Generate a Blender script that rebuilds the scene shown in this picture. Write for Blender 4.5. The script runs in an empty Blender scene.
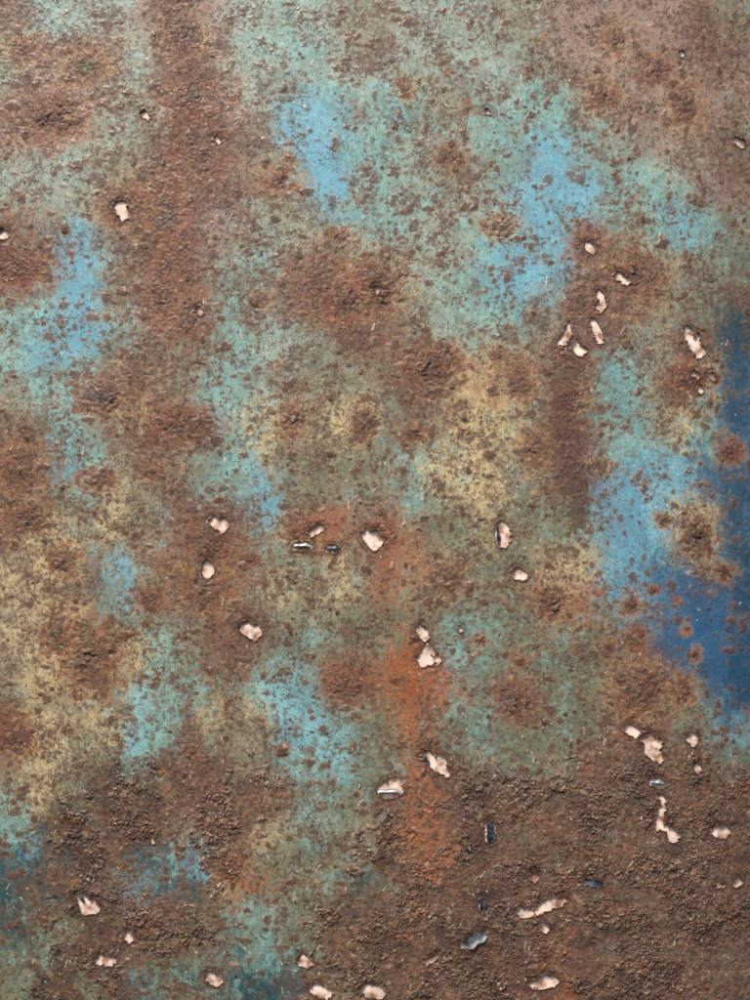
import bpy, math, random
import numpy as np
random.seed(4); rng=np.random.RandomState(11)
sc=bpy.context.scene
# ------------------------------------------------ noise helpers
def perlin(x,y,seed):
    r=np.random.RandomState(seed); a=r.rand(256,256)*2*np.pi
    gx=np.cos(a).astype(np.float32); gy=np.sin(a).astype(np.float32)
    xi=np.floor(x).astype(np.int64); yi=np.floor(y).astype(np.int64)
    fx=(x-xi).astype(np.float32); fy=(y-yi).astype(np.float32)
    u=fx*fx*fx*(fx*(fx*6-15)+10); v=fy*fy*fy*(fy*(fy*6-15)+10)
    def c(i,j):
        X=(xi+i)&255; Y=(yi+j)&255
        return gx[X,Y]*(fx-i)+gy[X,Y]*(fy-j)
    a0=c(0,0)*(1-u)+c(1,0)*u; a1=c(0,1)*(1-u)+c(1,1)*u
    return (a0*(1-v)+a1*v)*1.5
def fbm(x,y,s,seed,o=4,g=0.55,sy=None):
    sy=sy or s
    t=0;a=1;n=0
    for k in range(o):
        t=t+a*perlin(x/s*2**k+17.3*k,y/sy*2**k+5.1*k,seed+k); n+=a; a*=g
    return t/n*1.6
def sm(a,b,x):
    t=np.clip((x-a)/(b-a),0,1); return t*t*(3-2*t)
def lin(c):
    c=np.array(c,dtype=np.float32)/255.
    return np.where(c<=0.04045,c/12.92,((c+0.055)/1.055)**2.4).astype(np.float32)
def mix(A,B,m): return A*(1-m[...,None])+B*m[...,None]
# ------------------------------------------------ survey of the sheet, pale haze near the top painted in, one letter per 25 mm
ROWS="""rtgggp rrpggt gguugg ggugpp ppppru
urrrpg rrpgtt tguugg gguupp rppprp
gpurrg rrpggg gguugg ggggup pppprp
urrpug rrrpgt btgttu uggttu prpppp
rrrpgu grrpub bbgttu uttttu uppprp
pppugu rrrpub bbttut gttbbt gppupu
gggguu rrrpur bbttgg uutbbb ttgupr
ggggrr rrprru bbgtgu ugbbbb tttgpp
rpugrr rrppgu ubttgg ugubbb tutbtu
rubbur rrpugg gugtgg gtbbbr rutbtl
rrbbur rrpgtr rrrugg utbbbr rruuul
rubbuu rrutrr rrrrgg ttbbbr rrrulr
ttbbut rrrtgr rrrrug gttuur rruulk
gbbbtu rrutgg urrrug ggguur ruurrk
tbbtrr uuttgg luurrr oyrrur tturyd
utttyr ruttgu uluurr yoyrur tturyd
uuttry rrtgyu uyylru yyyurr ttuytd
rrttrr rrttyr uyullu yyyrrr ttuytd
rrbtuu ruttyu ulluty yyuurr ubbbdd
rrutyu urttbu luluty yyuurr bbbbdd
rruuyu urrrbu rouotl uyulll bbbyyd
ruyuyu urrrul oouool lyulll bbbyyd
uyyrbu orrrul uyuoou ulluyy bbddyd
yyurtu urrruy uyuoul ruloyo bbddrd
uyyrtt urrruu uulluu tlluoo lrbddd
yurrry turrul tullol ttluul urdddd
uyyrry turrut uruooo tlulll lrrddd
uyyrry ttuutb trrooo tlrrll rrrrdd
nyuyut tryuyb btulor ltrrll urruld
nyyuyt truuub btllou ltllll wrrllb
uyuunt wrruwt tblluw wulluw wwrwwl
uyunnw wwrwww utluow wwwwww wwwwww
tynnnw wwwwwu tluwow wwwwww wwwwww
tknnww wuwwyu tluwoo wwwwww wwwwww
kbnwwk kbwoul luwwwo wwwwww wwwwww
kkwwwb kkwool ulklww nwwwww wwwwww
kunnww wwultl uwwwww wnwrww wwwwww
klunww wwwttl wwwwow wwnwrw wwwwww
llnwww llwktt lwwwww wnwwrr wwwwww
lnnlwk lklkkk ruwwww wnwrrw wwwwww""".split("\n")
ROWS=[r.replace(" ","") for r in ROWS]
#       colour            rust  speckle
PAL={'g':((142,158,144),0.12,0.50),'t':((118,162,156),0.06,0.46),'b':((106,163,180),0.0,0.36),
'd':((52,98,132),0.0,0.24),'k':((48,82,88),0.1,0.45),'y':((188,170,126),0.25,0.54),
'o':((160,100,66),0.6,0.40),'r':((118,80,67),0.80,0.5),'w':((118,92,77),1.0,0.5),
'p':((150,126,112),0.55,0.5),'l':((114,124,102),0.3,0.5),'n':((76,58,49),0.9,0.4),'u':((136,130,108),0.35,0.6)}  # p: pinkish brown with sky haze mixed into the colour
H=len(ROWS);W=30
MP=np.zeros((H,W,5),np.float32)
for j,r in enumerate(ROWS):
    assert len(r)==30,(j,len(r))
    for i,ch in enumerate(r):
        c,a,b=PAL[ch]; MP[j,i,:3]=lin(c); MP[j,i,3]=a; MP[j,i,4]=b
pp=np.pad(MP,((1,1),(1,1),(0,0)),mode='edge')
MB=sum(pp[1+a:1+a+H,1+b:1+b+W]*(0.5**(abs(a)+abs(b))) for a in(-1,0,1) for b in(-1,0,1))/4.0
def sample(x,y,sharp,M=MP):
    fx=np.clip(x/25.-0.5,0,W-1.001); fy=np.clip(y/25.-0.5,0,H-1.001)
    i=np.floor(fx).astype(int); j=np.floor(fy).astype(int)
    u=fx-i; v=fy-j
    if sharp>0:
        u=sm(0.5-0.5/sharp,0.5+0.5/sharp,u); v=sm(0.5-0.5/sharp,0.5+0.5/sharp,v)
    u=u[...,None];v=v[...,None]
    return ((M[j,i]*(1-u)+M[j,i+1]*u)*(1-v)+(M[j+1,i]*(1-u)+M[j+1,i+1]*u)*v).astype(np.float32)
# ------------------------------------------------ grid (1 unit = 1 mm)
X0,X1,Y0,Y1=-50,800,-50,1050
STEP=0.8
xs=np.arange(X0,X1+.1,STEP,dtype=np.float32); ys=np.arange(Y0,Y1+.1,STEP,dtype=np.float32)
nx=len(xs);ny=len(ys)
def ix(a): return int(round((a-X0)/STEP))
def iy(b): return int(round((b-Y0)/STEP))
def win(a,b,R):
    return (slice(max(0,iy(b-R)),max(1,iy(b+R)+1)),slice(max(0,ix(a-R)),max(1,ix(a+R)+1)))
X,Y=np.meshgrid(xs,ys)
w1=fbm(X,Y,55,1,3);w2=fbm(X,Y,55,9,3);w3=fbm(X,Y,14,21,4,.65);w4=fbm(X,Y,14,31,4,.65)
w5=fbm(X,Y,6,41,3,.7);w6=fbm(X,Y,6,51,3,.7)
S=sample(X+10*w1,Y+10*w2,0,MB)*.26
S+=sample(X+14*w1+20*w3,Y+14*w2+20*w4,2.2)*.30
S+=sample(X+24*w5+28*w3,Y+24*w6+28*w4,2.4)*.25
S+=sample(X+45*w4+20*w6,Y+45*w3+20*w5,2)*.19
col=S[...,:3].copy(); rust=S[...,3].copy(); spd=S[...,4].copy(); del S
hgt=np.zeros_like(X)
BR=lin((104,75,63)); DK=lin((54,36,32)); TN=lin((182,152,106)); OR=lin((160,94,57)); RD=lin((106,61,50))
m=fbm(X,Y,30,61,5,.6); col*= (1+0.24*m)[...,None]
m5=fbm(X,Y,5,71,3,.7,8); col*= (1+0.22*m5)[...,None]
# coarse break-up : paint wearing to grey-brown, and pale paint surviving
pn3=fbm(X,Y,18,101,5,.72,26); clus=fbm(X,Y,38,105,3,.55)
sp3=sm(0.12,0.40,pn3+.25*clus)*np.clip(spd*1.5,0,1)*(1-.8*rust)*sm(0.12,0.3,spd)
col=mix(col,lin((126,108,88)),sp3*0.5)
pale=sm(0.10,0.32,fbm(X,Y,12,111,5,.74,18)-.15*clus)*np.clip(1.1-1.3*rust,0,1)*sm(.2,.4,spd)
pc=mix(col*1.18,np.broadcast_to(lin((138,182,178)),col.shape),sm(-.3,.6,fbm(X,Y,60,115,2)))
col=mix(col,pc,pale*0.6)
veil=sm(.1,.7,fbm(X,Y,45,117,4))*.4*(1-rust)*sm(.1,.3,spd); col=mix(col,lin((136,134,110)),veil)
nod=np.zeros_like(X)
def streak(pts,r,c,amt,hh=0.5,rag_=1.0):
    d=np.full_like(X,1e9)
    for (ax,ay),(bx,by) in zip(pts[:-1],pts[1:]):
        vx,vy=bx-ax,by-ay; t=np.clip(((X-ax)*vx+(Y-ay)*vy)/(vx*vx+vy*vy),0,1)
        d=np.minimum(d,np.hypot(X-ax-t*vx,Y-ay-t*vy))
    q=d/r+rag_*(0.95*w3+0.9*w5+.3*w1)
    mk=(.65*sm(1.35,0.95,q)+.35*sm(2.1,.5,q))*amt
    col[:]=mix(col,c,mk); rust[:]=np.maximum(rust,mk) if hh>0 else rust*(1-mk); hgt[:]+=mk*hh
BL=lin((106,170,192))
streak([(288,108),(318,150),(332,195)],11,BL,.75,-.1)
streak([(395,100),(400,115)],5,BL,.5,-.1)
streak([(440,190),(400,230)],5,lin((126,180,180)),.5,-.1)
streak([(555,150),(530,200),(505,290)],15,BL,.4,-.1)
streak([(590,180),(560,215)],12,BL,.35,-.1)
streak([(480,270),(560,265)],12,BL,.35,-.1)
streak([(72,225),(78,330)],12,lin((102,160,182)),.6,-.1)
streak([(40,345),(95,330)],10,lin((106,166,180)),.45,-.1)
streak([(218,415),(215,440)],6,BL,.55,-.1)
streak([(250,455),(272,520)],6,BL,.5,-.1)
streak([(125,560),(128,600)],7,BL,.55,-.1)
streak([(270,690),(325,750)],10,lin((130,188,196)),.65,-.1)
streak([(140,690),(132,750)],9,lin((126,184,196)),.6,-.1)
streak([(620,480),(640,600)],20,lin((84,138,168)),.5,-.1)
streak([(685,600),(735,665)],28,lin((52,100,140)),.6,-.1,.9)
streak([(745,330),(738,450),(750,700)],12,lin((38,74,98)),.55,-.1)
streak([(615,370),(630,420)],10,lin((96,148,158)),.5,-.1)
# rust blooms, pitted at the heart
NOD=[(80,60,17),(45,112,24),(178,30,20),(185,90,22),(200,150,22),(160,300,22),(185,320,16),(375,285,27),(320,277,22),(430,366,22),(520,382,16),(105,396,24),
(185,425,20),(293,420,14),(412,434,12),(550,603,15),(445,577,17),(85,658,28),(342,686,17),(515,703,18),(640,692,23),(688,692,12),(700,538,17),
(730,572,9),(632,605,8),(592,243,17),(640,272,24),(692,380,16),(210,545,24),(205,590,20),(12,740,18),(55,635,18),(232,872,14),(280,178,15),
(120,205,20),(165,215,20),(10,265,24),(365,420,14),(535,450,15),(345,300,16),(600,465,9),(448,152,12),(500,355,9),(605,90,14),(690,95,18),(640,640,9),
(665,520,7),(570,400,14),(572,350,16),(578,300,14),(15,470,20),(25,520,18),(385,535,16),(300,530,14),(150,600,12),(60,560,14),(405,85,9),(468,105,6),(655,590,5),(700,655,6),
(610,650,6),(680,600,4),(690,630,5),(735,450,12),(660,60,16),(620,30,14),(20,40,15),(95,480,12),(150,470,10),(250,560,8),(480,640,8),(520,660,6),(340,235,10),(260,300,8),(500,225,12)]
STRONG={(375,285),(430,366),(105,396),(85,658),(342,686),(640,692),(700,538),(515,703),(45,112),(640,272),(550,603),(293,420)}
for (a,b,r) in NOD:
    sl=win(a,b,r*3)
    k=rng.rand()*0.5+0.75
    d0=np.hypot((X[sl]-a)*k,(Y[sl]-b)/k)/r
    d=d0+0.65*w3[sl]+0.75*w5[sl]+0.3*w1[sl]
    hc=[TN,OR,TN,lin((150,122,94))][rng.randint(4)]
    col[sl]=mix(col[sl],hc,sm(2.3,0.8,d)*0.5)
    core=sm(1.3,0.6,d)
    cc=RD*(0.75+0.45*rng.rand()) if rng.rand()<.6 else BR*(0.75+0.4*rng.rand())
    col[sl]=mix(col[sl],cc,core*0.75)
    col[sl]=mix(col[sl],OR,sm(.55,.15,np.abs(d-.85))*.35)
    pit=sm(.15,.45,w5[sl]+.5*w6[sl])*sm(1.5,.7,d); col[sl]=mix(col[sl],DK,pit*.6)
    rust[sl]=np.maximum(rust[sl],core*0.8)
    hgt[sl]+=sm(1.0,0.0,d)*min(r,16)*0.05*(1+1.0*w5[sl]+.8*w3[sl])-pit*.5; nod[sl]=np.maximum(nod[sl],core)
    st_=1.0 if (a,b) in STRONG else rng.uniform(.15,.6)
    for q_ in range(int(r*1.0*(.4+.6*st_))+1):
        rr=rng.uniform(.9,1.6+r*.11*rng.rand()); spread=rng.choice([.28,.7])
        aa=a+rng.normal(0,spread*r);bb=b+rng.normal(0,spread*.85*r)
        s2=win(aa,bb,rr*2.6)
        if X[s2].size==0: continue
        e=np.hypot((X[s2]-aa),(Y[s2]-bb)*1.15)/rr+.9*w5[s2]+.4*w3[s2]
        lump=sm(1.3,.2,e); lump_shade=sm(1.9,.8,np.hypot(X[s2]-aa-.3*rr,Y[s2]-bb-.5*rr)/rr+.9*w6[s2])*(1-lump)  # dark crescent below right of each lump, painted as its shadow
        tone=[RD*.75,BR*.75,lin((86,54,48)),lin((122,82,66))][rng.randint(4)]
        col[s2]=mix(col[s2],DK,lump_shade*.38*(.3+.7*st_)); col[s2]=mix(col[s2],tone,lump*.65)
        hgt[s2]+=lump*rr*.17*st_-lump_shade*.3*st_
streak([(572,345),(562,400),(568,450),(578,520)],11,lin((84,54,46)),.65,.6)
streak([(165,0),(180,60),(205,130),(220,200)],20,lin((108,78,66)),.45,.6)
streak([(415,655),(402,700),(425,760),(418,830),(425,880)],13,OR,.5,.3,1.3)
streak([(360,670),(460,690)],14,OR,.45,.3)
streak([(300,525),(385,530),(380,600)],9,lin((152,92,68)),.45,.3)
streak([(565,900),(555,960),(570,1000)],10,OR,.45,.3)
streak([(0,100),(35,85),(75,80)],8,lin((138,102,84)),.6,.4)
streak([(60,820),(45,860),(30,900)],16,lin((80,62,52)),.6,.4)
streak([(485,780),(484,920)],7,lin((68,52,46)),.5,.1)
# fine speckles of rust breaking through the paint
pn=fbm(X,Y,9,81,5,.75); pn2=fbm(X,Y,3.4,91,2,.6)
th=0.52-0.62*spd-.25*clus
v_=pn*0.8+pn2*0.25+0.2*m+.15*w3
sp=sm(th,th+0.13,v_)*(1-0.55*nod)*(1-0.35*rust)*sm(.06,.2,spd)
col=mix(col,BR*1.2,sp*0.52)
sp2=sm(th+.2,th+.3,v_)*(1-.5*nod); col=mix(col,lin((86,58,48)),sp2*.55*sm(.05,.2,spd)); hgt+=sp*.12+sp2*.25*sm(.05,.2,spd)
def spots(n,rmin,rmax,c,amt,hh,acc,power=2.5):
    px=rng.uniform(X0+8,X1-8,n);py=rng.uniform(Y0+8,Y1-8,n);pr=rmin+(rmax-rmin)*rng.rand(n)**power;u=rng.rand(n);sh=0.65+0.7*rng.rand(n);am=.5+.5*rng.rand(n)
    for a,b,r,q,s,g in zip(px,py,pr,u,sh,am):
        if q>acc[iy(b),ix(a)]: continue
        sl=win(a,b,r*2.4+1)
        d=np.hypot((X[sl]-a)*s,(Y[sl]-b)/s)/r+0.8*w5[sl]+.4*w3[sl]
        mk=sm(1.15,0.7,d)*amt*g
        col[sl]=mix(col[sl],c*(0.75+0.5*rng.rand()),mk); hgt[sl]+=mk*hh*min(r,4)
        if r>2.2:
            hl=sm(2.4,1.0,d)*(1-mk)*0.28*g; col[sl]=mix(col[sl],lin((148,120,88)),hl)
cl=sm(-.35,.55,clus+.6*fbm(X,Y,16,191,3))
a1=np.clip(spd*1.9*(.25+cl)+0.06,0,1)
spots(17000,0.8,3.2,BR,.85,.16,a1)
spots(4200,1.8,5.6,lin((94,62,52)),.85,.18,a1*.9,2.0)
spots(7000,0.7,2.4,DK,.85,.12,np.clip(.12+rust*cl*1.4,0,1))
spots(7000,0.8,2.8,lin((174,140,118)),.6,.28,np.clip(rust-.1,0,1))
spots(2600,1.0,4.5,OR,.55,.1,np.clip(rust+.15,0,1)*cl)
# scaly ground : relief, patchy
rustw=np.clip(rust+.3*w3+.1*w5,0,1)
low=sm(0.6,0.9,rustw)
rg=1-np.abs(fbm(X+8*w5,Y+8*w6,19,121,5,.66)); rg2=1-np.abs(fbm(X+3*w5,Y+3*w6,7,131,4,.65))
patch=.2+.8*sm(-.3,.35,fbm(X,Y,48,135,4,.6))
bot=sm(690,800,Y+50*w1)
sa=low*bot*patch
hgt+=sa*(1.7*sm(.84,1,rg)+1.0*sm(.82,1,rg2)+.4*w3+.2*w5)+low*(1-bot)*patch*(.7*sm(.82,1,rg2)+.25*w5)+rust*(0.18*w5+0.35*w3)+0.05*w5
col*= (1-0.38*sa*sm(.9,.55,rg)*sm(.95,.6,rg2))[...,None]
col=mix(col,lin((176,150,132)),sa*sm(.95,1,rg2)*0.45)  # pale highlights painted on the ridge crests
col=mix(col,OR,low*sm(.1,.6,fbm(X,Y,30,141,5,.68))*0.35)
col=mix(col,lin((100,60,54)),low*sm(.1,.5,fbm(X,Y,22,151,5,.68))*0.45)
col=mix(col,lin((120,118,98)),low*sm(.05,.55,fbm(X,Y,36,161,5,.68))*0.42)
col=mix(col,lin((62,48,42)),low*(.4+.6*bot)*sm(.12,.5,fbm(X,Y,42,165,5,.68))*0.55)
# green moss speck
d=np.hypot((X-83),(Y-61)*1.4)/7+.5*w5; col=mix(col,lin((104,136,72)),sm(1.1,.6,d)*.7)
# scratches and pale flecks, highlights on the bumps painted into the colour
for k in range(800):
    a=rng.uniform(0,750);b=rng.uniform(0,1000) if k%2 else rng.uniform(720,1000);an=rng.uniform(0,3.14) if k>150 else rng.normal(1.9,.4);L=rng.uniform(2,9) if k<150 else rng.uniform(.7,3)
    q=rng.uniform(.35,.9)
    for t in np.arange(0,L,.6):
        i=ix(a+t*math.cos(an));j=iy(b+t*math.sin(an))
        col[j,i]=col[j,i]*(1-q)+lin((225,212,198))*q
lum=(col@np.array([.3,.55,.15],np.float32))[...,None]
col=(lum+(col-lum)*0.95)*np.clip(lum/.2,.2,2)**.13*1.0
# ------------------------------------------------ holes rusted through: tapered strokes x0,y0,x1,y1,r0,r1
HOLES=[
[(117,204,122,214,5,4),(122,202,119,206,3,3)],[(141,109,146,113,3,2)],[(-2,231,1,231,5,3)],[(590,243,594,248,4,3)],[(621,274,628,278,4,4)],
[(601,291,606,303,3,2),(606,303,601,306,2,4)],[(595,320,600,334,3,4.5),(600,334,602,341,3,2)],[(570,322,569,333,1.5,3.5),(568,334,563,341,3,4.5)],[(578,347,582,349,5,5),(577,340,579,347,2,3)],
[(691,328,694,336,4,4),(694,336,703,349,4,6),(699,340,704,332,2,1.5)],[(699,372,701,374,3,3)],[(717,374,719,377,3,2)],[(704,386,705,389,2,2)],
[(213,521,222,524,4,6),(220,527,221,530,4,3)],[(207,565,207,572,4.5,5)],[(246,628,254,634,6,5),(256,628,258,630,3,2)],[(296,546,309,546,3.2,3.4)],[(312,532,322,527,3.5,2.5)],[(329,549,337,549,3.2,2.5)],
[(366,534,374,541,4.5,7.5),(377,532,375,540,2,3)],[(502,527,503,541,5.5,6),(507,530,506,540,3,4)],[(516,573,524,575,4.5,4)],
[(421,629,425,637,4.5,3.5)],[(427,650,423,660,4,5.5),(424,660,438,662,4,2),(430,646,428,652,2.5,3),(436,655,440,660,3,1.5)],
[(428,758,437,766,5.5,5),(437,766,447,774,5,3),(440,758,444,764,4,2)],[(383,794,397,792,5,5),(390,785,398,783,5,4),(380,790,384,786,2,3)],
[(632,731,638,734,5,4)],[(652,742,655,752,5.5,7),(655,752,662,762,7,4),(647,742,652,746,2,4),(662,744,660,748,3,4)],[(696,741,698,746,5,3)],[(657,785,665,787,4,3.6)],
[(666,810,663,822,3,2.5),(663,822,662,830,2.5,4),(662,830,671,833,2,2)],[(675,836,678,841,4,5.5)],[(724,838,733,839,5,5)],[(703,771,704,774,3,2.5)],
[(490,828,492,843,4.5,4)],[(535,877,536,883,2.5,3)],[(589,886,604,890,3,2.5)],
[(78,904,82,912,5,5),(82,912,92,913,6,4),(90,904,90,910,2,3),(78,903,74,900,3,1.5)],[(124,941,127,945,4,3)],[(95,966,107,967,4.5,4)],[(208,983,215,986,5,4.5)],[(301,965,307,968,5,4),(300,962,302,960,2,2)],
[(315,995,326,999,5,5)],[(368,996,380,998,5.5,5)],[(428,968,437,961,2.5,1.5)],[(483,906,485,912,4,4)],[(468,950,478,943,5.5,6),(478,943,486,937,5,2)],
[(523,916,533,917,4,3)],[(538,916,548,909,3,5.5),(548,909,565,905,5,3)],[(544,931,547,935,3.5,3)],[(537,991,556,988,4,4)],[(546,986,548,984,4,3)],
[(376,288,378,290,2.5,2)],[(198,309,201,312,3,2)],[(215,136,218,138,3,2)],[(746,131,752,133,3,4)],[(488,107,490,108,2.4,2)],[(688,43,689,45,2.2,1.8)],[(726,893,730,894,2.4,2.2)],[(745,893,750,892,3,3)],[(460,628,461,630,1.5,1.2)],[(150,842,151,844,1.5,1.8)],[(665,801,668,804,3,2)]]
sdf=np.full_like(X,50.)
rag=1.6*np.abs(perlin(X/6.,Y/6.,77))*2-.9+0.6*perlin(X/2.8,Y/2.8,78)
for prims in HOLES:
    for (ax,ay,bx,by,r0,r1) in prims:
        sl=(slice(max(iy(min(ay,by)-24),0),iy(max(ay,by)+24)),slice(max(ix(min(ax,bx)-24),0),ix(max(ax,bx)+24))); vx,vy=bx-ax,by-ay
        t=np.clip(((X[sl]-ax)*vx+(Y[sl]-ay)*vy)/(vx*vx+vy*vy),0,1)
        ddx=X[sl]-ax-t*vx;ddy=Y[sl]-ay-t*vy
        d=np.maximum(np.hypot(ddx,ddy)*.8,np.abs(ddx)*.66+np.abs(ddy)*.66)*1.08-(r0+(r1-r0)*t)-.4+rag[sl]
        o=sdf[sl]; h=np.clip(.5+.5*(o-d)/1.2,0,1); sdf[sl]=o*(1-h)+d*h-1.2*h*(1-h)*0.5
gy,gx=np.gradient(sdf,STEP); gl=np.hypot(gx,gy)+1e-4
inside=sdf<0
near=sm(5,0.3,sdf)
dk_=sm(7,1,sdf+2.5*w5+1.5*w3)
col=mix(col,lin((80,52,44)),dk_*.6)
rimn=sm(-.1,.5,w6)
col=mix(col,lin((190,156,136)),sm(1.5,.2,sdf)*.5*rimn)
# lower lips of the holes curl outward a little and catch the light
lipf=sm(-.2,.8,gy/gl+.5*w5)*sm(2.6,.4,sdf)
hgt=hgt*(1-near*.9)-near*0.5+sm(1.6,.2,sdf)*.4*rimn+lipf*1.1
ci=inside[:-1,:-1]&inside[:-1,1:]&inside[1:,:-1]&inside[1:,1:]
PX=X.copy();PY=Y.copy()
mv=inside&(sdf>-2.2)
st=np.clip(-sdf/gl,0,1.0)
PX[mv]+= (st*gx/gl)[mv]; PY[mv]+=(st*gy/gl)[mv]
def sheet(x,y):
    return -14*((x-330)/400.)**2 - 26*np.clip((x-660)/140.,0,2)**2 -16*((y-520)/500.)**2
und=1.6*fbm(X,Y,160,171,3)
hgt=hgt+und
BY=sheet(X,Y)
verts=np.stack([(PX-375)/1000.,-(BY+hgt)/1000.,(500-PY)/1000.+1.0],-1).reshape(-1,3).astype(np.float32)
idx=np.arange(nx*ny).reshape(ny,nx)
Q=np.stack([idx[:-1,:-1],idx[1:,:-1],idx[1:,1:],idx[:-1,1:]],-1)[~ci]
E=np.concatenate([Q[:,[0,1]],Q[:,[1,2]],Q[:,[2,3]],Q[:,[3,0]]])
fl2=(sdf<3); fl2[0]=fl2[-1]=True; fl2[:,0]=fl2[:,-1]=True; flag=fl2.ravel()
E=E[flag[E[:,0]]&flag[E[:,1]]]
key=np.sort(E,1); kk=key[:,0].astype(np.int64)*(nx*ny)+key[:,1]
_,inv,cnt=np.unique(kk,return_inverse=True,return_counts=True)
BE=E[cnt[inv.ravel()]==1]
bv=np.unique(BE); nb=len(bv); mapb=np.full(nx*ny,-1,np.int64); mapb[bv]=np.arange(nb)+nx*ny
back=verts[bv].copy(); back[:,1]+=0.0010
WQ=np.stack([BE[:,1],BE[:,0],mapb[BE[:,0]],mapb[BE[:,1]]],-1)
used=np.zeros(nx*ny+nb,bool); used[Q.ravel()]=True; used[WQ.ravel()]=True
allv=np.concatenate([verts,back]); remap=np.cumsum(used)-1
F=remap[np.concatenate([Q,WQ])]
C=np.ones((nx*ny+nb,4),np.float32); C[:nx*ny,:3]=np.clip(col,0.004,.9).reshape(-1,3); C[nx*ny:,:3]=lin((120,84,66))
Rr=np.ones(nx*ny+nb,np.float32)*.7; Rr[:nx*ny]=np.clip(0.36+.10*rust+.12*sp+.12*w5+.1*w3-.06*sa,.26,.9).ravel()
Fk=np.zeros(nx*ny+nb,np.float32); Fk[:nx*ny]=np.clip((spd*1.1+.25*clus+.25*pn3)*sm(.05,.25,spd)*(1-sm(4,1,sdf)),0,1).ravel()
Ru=np.ones(nx*ny+nb,np.float32); Ru[:nx*ny]=np.clip(rustw,0,1).ravel()
allv=allv[used];C=C[used];Rr=Rr[used];Fk=Fk[used];Ru=Ru[used]
def mk(name,v,f,smooth=True):
    me=bpy.data.meshes.new(name); me.vertices.add(len(v)); me.vertices.foreach_set("co",np.ascontiguousarray(v,np.float32).ravel())
    n=f.shape[1]; me.loops.add(f.size); me.loops.foreach_set("vertex_index",f.astype(np.int32).ravel())
    me.polygons.add(len(f)); me.polygons.foreach_set("loop_start",(np.arange(len(f))*n).astype(np.int32))
    me.polygons.foreach_set("use_smooth",np.full(len(f),smooth)); me.update(calc_edges=True)
    ob=bpy.data.objects.new(name,me); sc.collection.objects.link(ob); return ob
panel=mk("rusty_metal_panel",allv,F)
a=panel.data.attributes.new("paint",'FLOAT_COLOR','POINT'); a.data.foreach_set("color",C.ravel())
for n_,arr in (("wear",Rr),("fleck",Fk),("rusted",Ru)):
    a=panel.data.attributes.new(n_,'FLOAT','POINT'); a.data.foreach_set("value",arr)
panel["label"]="weathered blue painted metal sheet, rusted through with holes"; panel["category"]="metal panel"
# ------------------------------------------------ materials
def newmat(n):
    m=bpy.data.materials.new(n); m.use_nodes=True; return m,m.node_tree.nodes,m.node_tree.links,m.node_tree.nodes["Principled BSDF"]
m_,N,L,P=newmat("weathered_paint")
def attr(n):
    a=N.new("ShaderNodeAttribute");a.attribute_name=n;return a
def math_(op,a,b=None,c=None):
    n=N.new("ShaderNodeMath");n.operation=op
    for i,v in enumerate((a,b,c)):
        if v is None: continue
        if isinstance(v,(int,float)): n.inputs[i].default_value=v
        else: L.new(v,n.inputs[i])
    return n.outputs[0]
def noise(s,d,r,off=0):
    n=N.new("ShaderNodeTexNoise");n.inputs["Scale"].default_value=s;n.inputs["Detail"].default_value=d;n.inputs["Roughness"].default_value=r
    mp=N.new("ShaderNodeMapping");mp.inputs["Location"].default_value=(off,off*1.7,off*.6);L.new(tc.outputs["Object"],mp.inputs["Vector"]);L.new(mp.outputs[0],n.inputs["Vector"]);return n.outputs["Fac"]
def rng_(v,a,b,c,d):
    n=N.new("ShaderNodeMapRange");L.new(v,n.inputs[0])
    for i,k in enumerate((a,b,c,d)): n.inputs[i+1].default_value=k
    return n.outputs[0]
def mixc(f,A,B):
    n=N.new("ShaderNodeMix");n.data_type='RGBA';L.new(f,n.inputs[0]);L.new(A,n.inputs[6])
    n.inputs[7].default_value=(*B,1)
    return n.outputs[2]
at=attr("paint");wr=attr("wear");fk=attr("fleck");ru=attr("rusted")
tc=N.new("ShaderNodeTexCoord")
g1=rng_(noise(420,6,.75),.25,.75,.70,1.30)
vm=N.new("ShaderNodeVectorMath");vm.operation='SCALE';L.new(at.outputs["Color"],vm.inputs[0]);L.new(g1,vm.inputs["Scale"])
s1=rng_(math_('MULTIPLY_ADD',fk.outputs["Fac"],.22,noise(230,7,.8,1.)),.655,.69,0,1)
c1=mixc(math_('MULTIPLY',s1,.75),vm.outputs[0],(0.12,0.066,0.047))
s2=rng_(math_('MULTIPLY_ADD',ru.outputs["Fac"],.14,noise(300,5,.7,3.)),.70,.745,0,1)
c2=mixc(math_('MULTIPLY',s2,.75),c1,(0.04,0.022,0.017))
s3=rng_(math_('MULTIPLY_ADD',ru.outputs["Fac"],.12,noise(260,5,.7,7.)),.70,.745,0,1)
c3=mixc(math_('MULTIPLY',s3,.5),c2,(0.40,0.26,0.18))
L.new(c3,P.inputs["Base Color"])
L.new(wr.outputs["Fac"],P.inputs["Roughness"])
hh=math_('MULTIPLY',noise(260,6,.68,2.),math_('MULTIPLY_ADD',ru.outputs["Fac"],.5,.22))
hh=math_('ADD',hh,math_('MULTIPLY',s1,.14)); hh=math_('SUBTRACT',hh,math_('MULTIPLY',s2,.3)); hh=math_('ADD',hh,math_('MULTIPLY',s3,.25))
bp=N.new("ShaderNodeBump");bp.inputs["Strength"].default_value=.75;bp.inputs["Distance"].default_value=.0013
L.new(hh,bp.inputs["Height"]);L.new(bp.outputs[0],P.inputs["Normal"])
panel.data.materials.append(m_)
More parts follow.
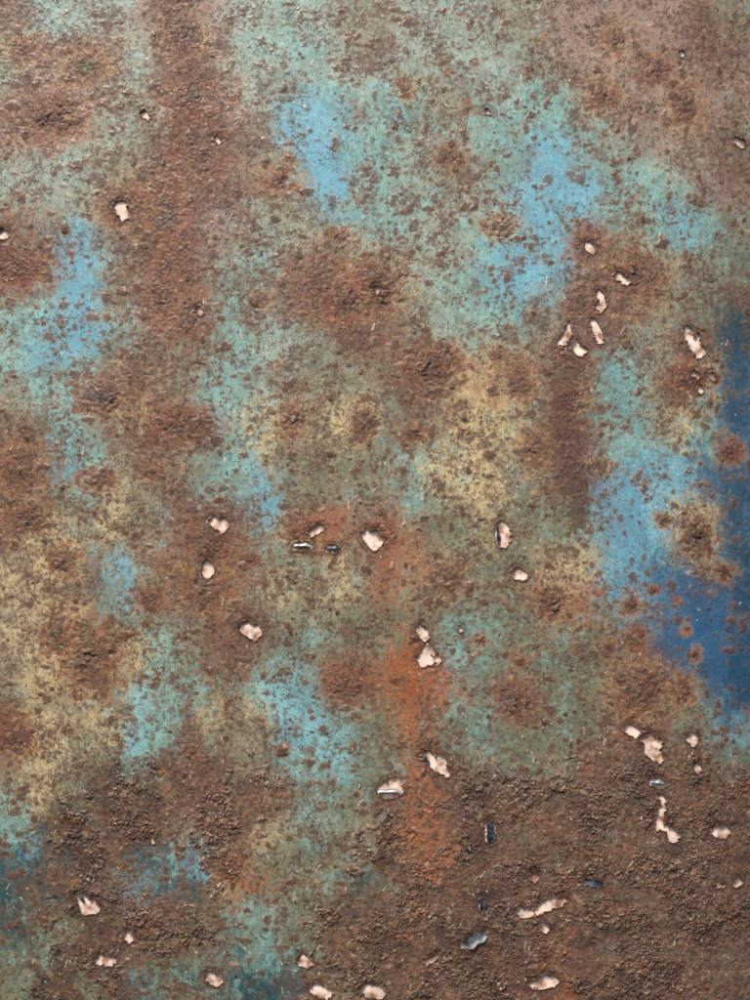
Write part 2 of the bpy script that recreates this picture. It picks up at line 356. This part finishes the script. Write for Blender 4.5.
# backing sheet, dented
bx=np.arange(-50,801,4,dtype=np.float32);by=np.arange(-50,1051,4,dtype=np.float32);BX,BYY=np.meshgrid(bx,by)
ub=und[::5,::5][:BX.shape[0],:BX.shape[1]]
bmp=1.3*fbm(BX,BYY,13,201,2)
bvv=np.stack([(BX-375)/1000.,-(sheet(BX,BYY)+ub-3.3+np.clip(bmp,-2,1.1))/1000.,(500-BYY)/1000.+1.0],-1).reshape(-1,3)
bi=np.arange(BX.size).reshape(BX.shape); bq=np.stack([bi[:-1,:-1],bi[1:,:-1],bi[1:,1:],bi[:-1,1:]],-1).reshape(-1,4)
back=mk("backing_sheet",bvv,bq); back["label"]="pale peach sheet seen through the rusted holes"; back["category"]="backing sheet"
m_,N,L,P=newmat("peach_backing")
tc=N.new("ShaderNodeTexCoord")
n1=N.new("ShaderNodeTexNoise");n1.inputs["Scale"].default_value=110;n1.inputs["Detail"].default_value=3
cr=N.new("ShaderNodeValToRGB");cr.color_ramp.elements[0].position=.34;cr.color_ramp.elements[0].color=(*lin((156,112,92)),1);cr.color_ramp.elements[1].position=.56;cr.color_ramp.elements[1].color=(*lin((248,224,208)),1)
L.new(tc.outputs["Object"],n1.inputs["Vector"]);L.new(n1.outputs["Fac"],cr.inputs[0]);L.new(cr.outputs[0],P.inputs["Base Color"]);P.inputs["Roughness"].default_value=.4
back.data.materials.append(m_)
# torn lips : curled slivers of metal standing in some holes
m_,N,L,P=newmat("torn_metal");P.inputs["Metallic"].default_value=.7;P.inputs["Roughness"].default_value=.3
n1=N.new("ShaderNodeTexNoise");n1.inputs["Scale"].default_value=160
cr=N.new("ShaderNodeValToRGB");cr.color_ramp.elements[0].color=(.10,.10,.11,1);cr.color_ramp.elements[1].color=(.75,.77,.8,1)
tc=N.new("ShaderNodeTexCoord");L.new(tc.outputs["Object"],n1.inputs["Vector"]);L.new(n1.outputs["Fac"],cr.inputs[0]);L.new(cr.outputs[0],P.inputs["Base Color"])
torn=m_
md,N,L,P=newmat("dark_scale")
n1=N.new("ShaderNodeTexNoise");n1.inputs["Scale"].default_value=220
cr=N.new("ShaderNodeValToRGB");cr.color_ramp.elements[0].position=.4;cr.color_ramp.elements[0].color=(.015,.015,.02,1);cr.color_ramp.elements[1].position=.65;cr.color_ramp.elements[1].color=(.10,.11,.14,1)
tc=N.new("ShaderNodeTexCoord");L.new(tc.outputs["Object"],n1.inputs["Vector"]);L.new(n1.outputs["Fac"],cr.inputs[0]);L.new(cr.outputs[0],P.inputs["Base Color"]);P.inputs["Roughness"].default_value=.4
def lip(cx,cy,L_,Wd,ang,curl,mat):
    v=[];n=12;mq=8
    for i in range(n+1):
        s=i/n
        for j in range(mq+1):
            t=j/mq; wd=Wd*(1-0.55*abs(2*s-1)**2.5)*(1+.22*math.sin(s*11+cx))
            x=(s-.5)*L_; th=t*curl
            yy=(math.sin(th)/curl-.5)*wd
            z=-1.5+(1-math.cos(th))/max(curl,.01)*wd*.8
            X_=cx+x*math.cos(ang)-yy*math.sin(ang);Y_=cy+x*math.sin(ang)+yy*math.cos(ang)
            v.append(((X_-375)/1000.,-(sheet(X_,Y_)+und[iy(cy),ix(cx)]+z)/1000.,(500-Y_)/1000.+1))
    g=np.arange((n+1)*(mq+1)).reshape(n+1,mq+1)
    f=np.stack([g[:-1,:-1],g[1:,:-1],g[1:,1:],g[:-1,1:]],-1).reshape(-1,4)
    o=mk("torn_edge",np.array(v),f); o.data.materials.append(mat); o.parent=panel
for p in [(302,547,17,8,0,2.2,torn),(333,549,14,8,0.05,2.0,md),(390,794,24,7,0,2.2,torn),(661,787,15,8,0.1,2.2,torn),(476,945,26,14,-.5,1.0,md),
          (491,836,22,11,1.5,1.0,md),(597,888,20,7,.2,1.0,md),(484,909,13,10,1.4,1.0,md),(498,536,18,5,1.5,1.4,md),(426,761,11,5,1.0,1.4,md),(78,904,9,4,1.0,1.4,md)]:
    lip(*p)
# ------------------------------------------------ light
w=bpy.data.worlds.new("World");sc.world=w;w.use_nodes=True
nt=w.node_tree;bg=nt.nodes["Background"];sky=nt.nodes.new("ShaderNodeTexSky");sky.sky_type='NISHITA';sky.sun_disc=False
el=math.radians(52)
sky.sun_elevation=el;sky.sun_rotation=math.radians(180+28)
sky.air_density=1;sky.dust_density=5
nt.links.new(sky.outputs[0],bg.inputs[0]);bg.inputs[1].default_value=.12
sd=bpy.data.lights.new("sun",'SUN');sd.energy=3.7;sd.angle=math.radians(10);sd.color=(1,.95,.88)
so=bpy.data.objects.new("sun",sd);sc.collection.objects.link(so)
from mathutils import Vector
dirv=Vector((-math.sin(math.radians(28))*math.cos(el),-math.cos(math.radians(28))*math.cos(el),math.sin(el)))
so.rotation_euler=dirv.to_track_quat('Z','Y').to_euler()
# ------------------------------------------------ camera
cd=bpy.data.cameras.new("camera");co=bpy.data.objects.new("camera",cd);sc.collection.objects.link(co)
D=1.3;co.location=(0,-D,1.0);co.rotation_euler=(math.radians(90),0,0)
cd.sensor_fit='VERTICAL';cd.sensor_height=24;cd.lens=24*D/1.0;cd.clip_end=100;cd.clip_start=.01
sc.camera=co
sc.view_settings.view_transform='Standard';sc.view_settings.look='None';sc.view_settings.exposure=0
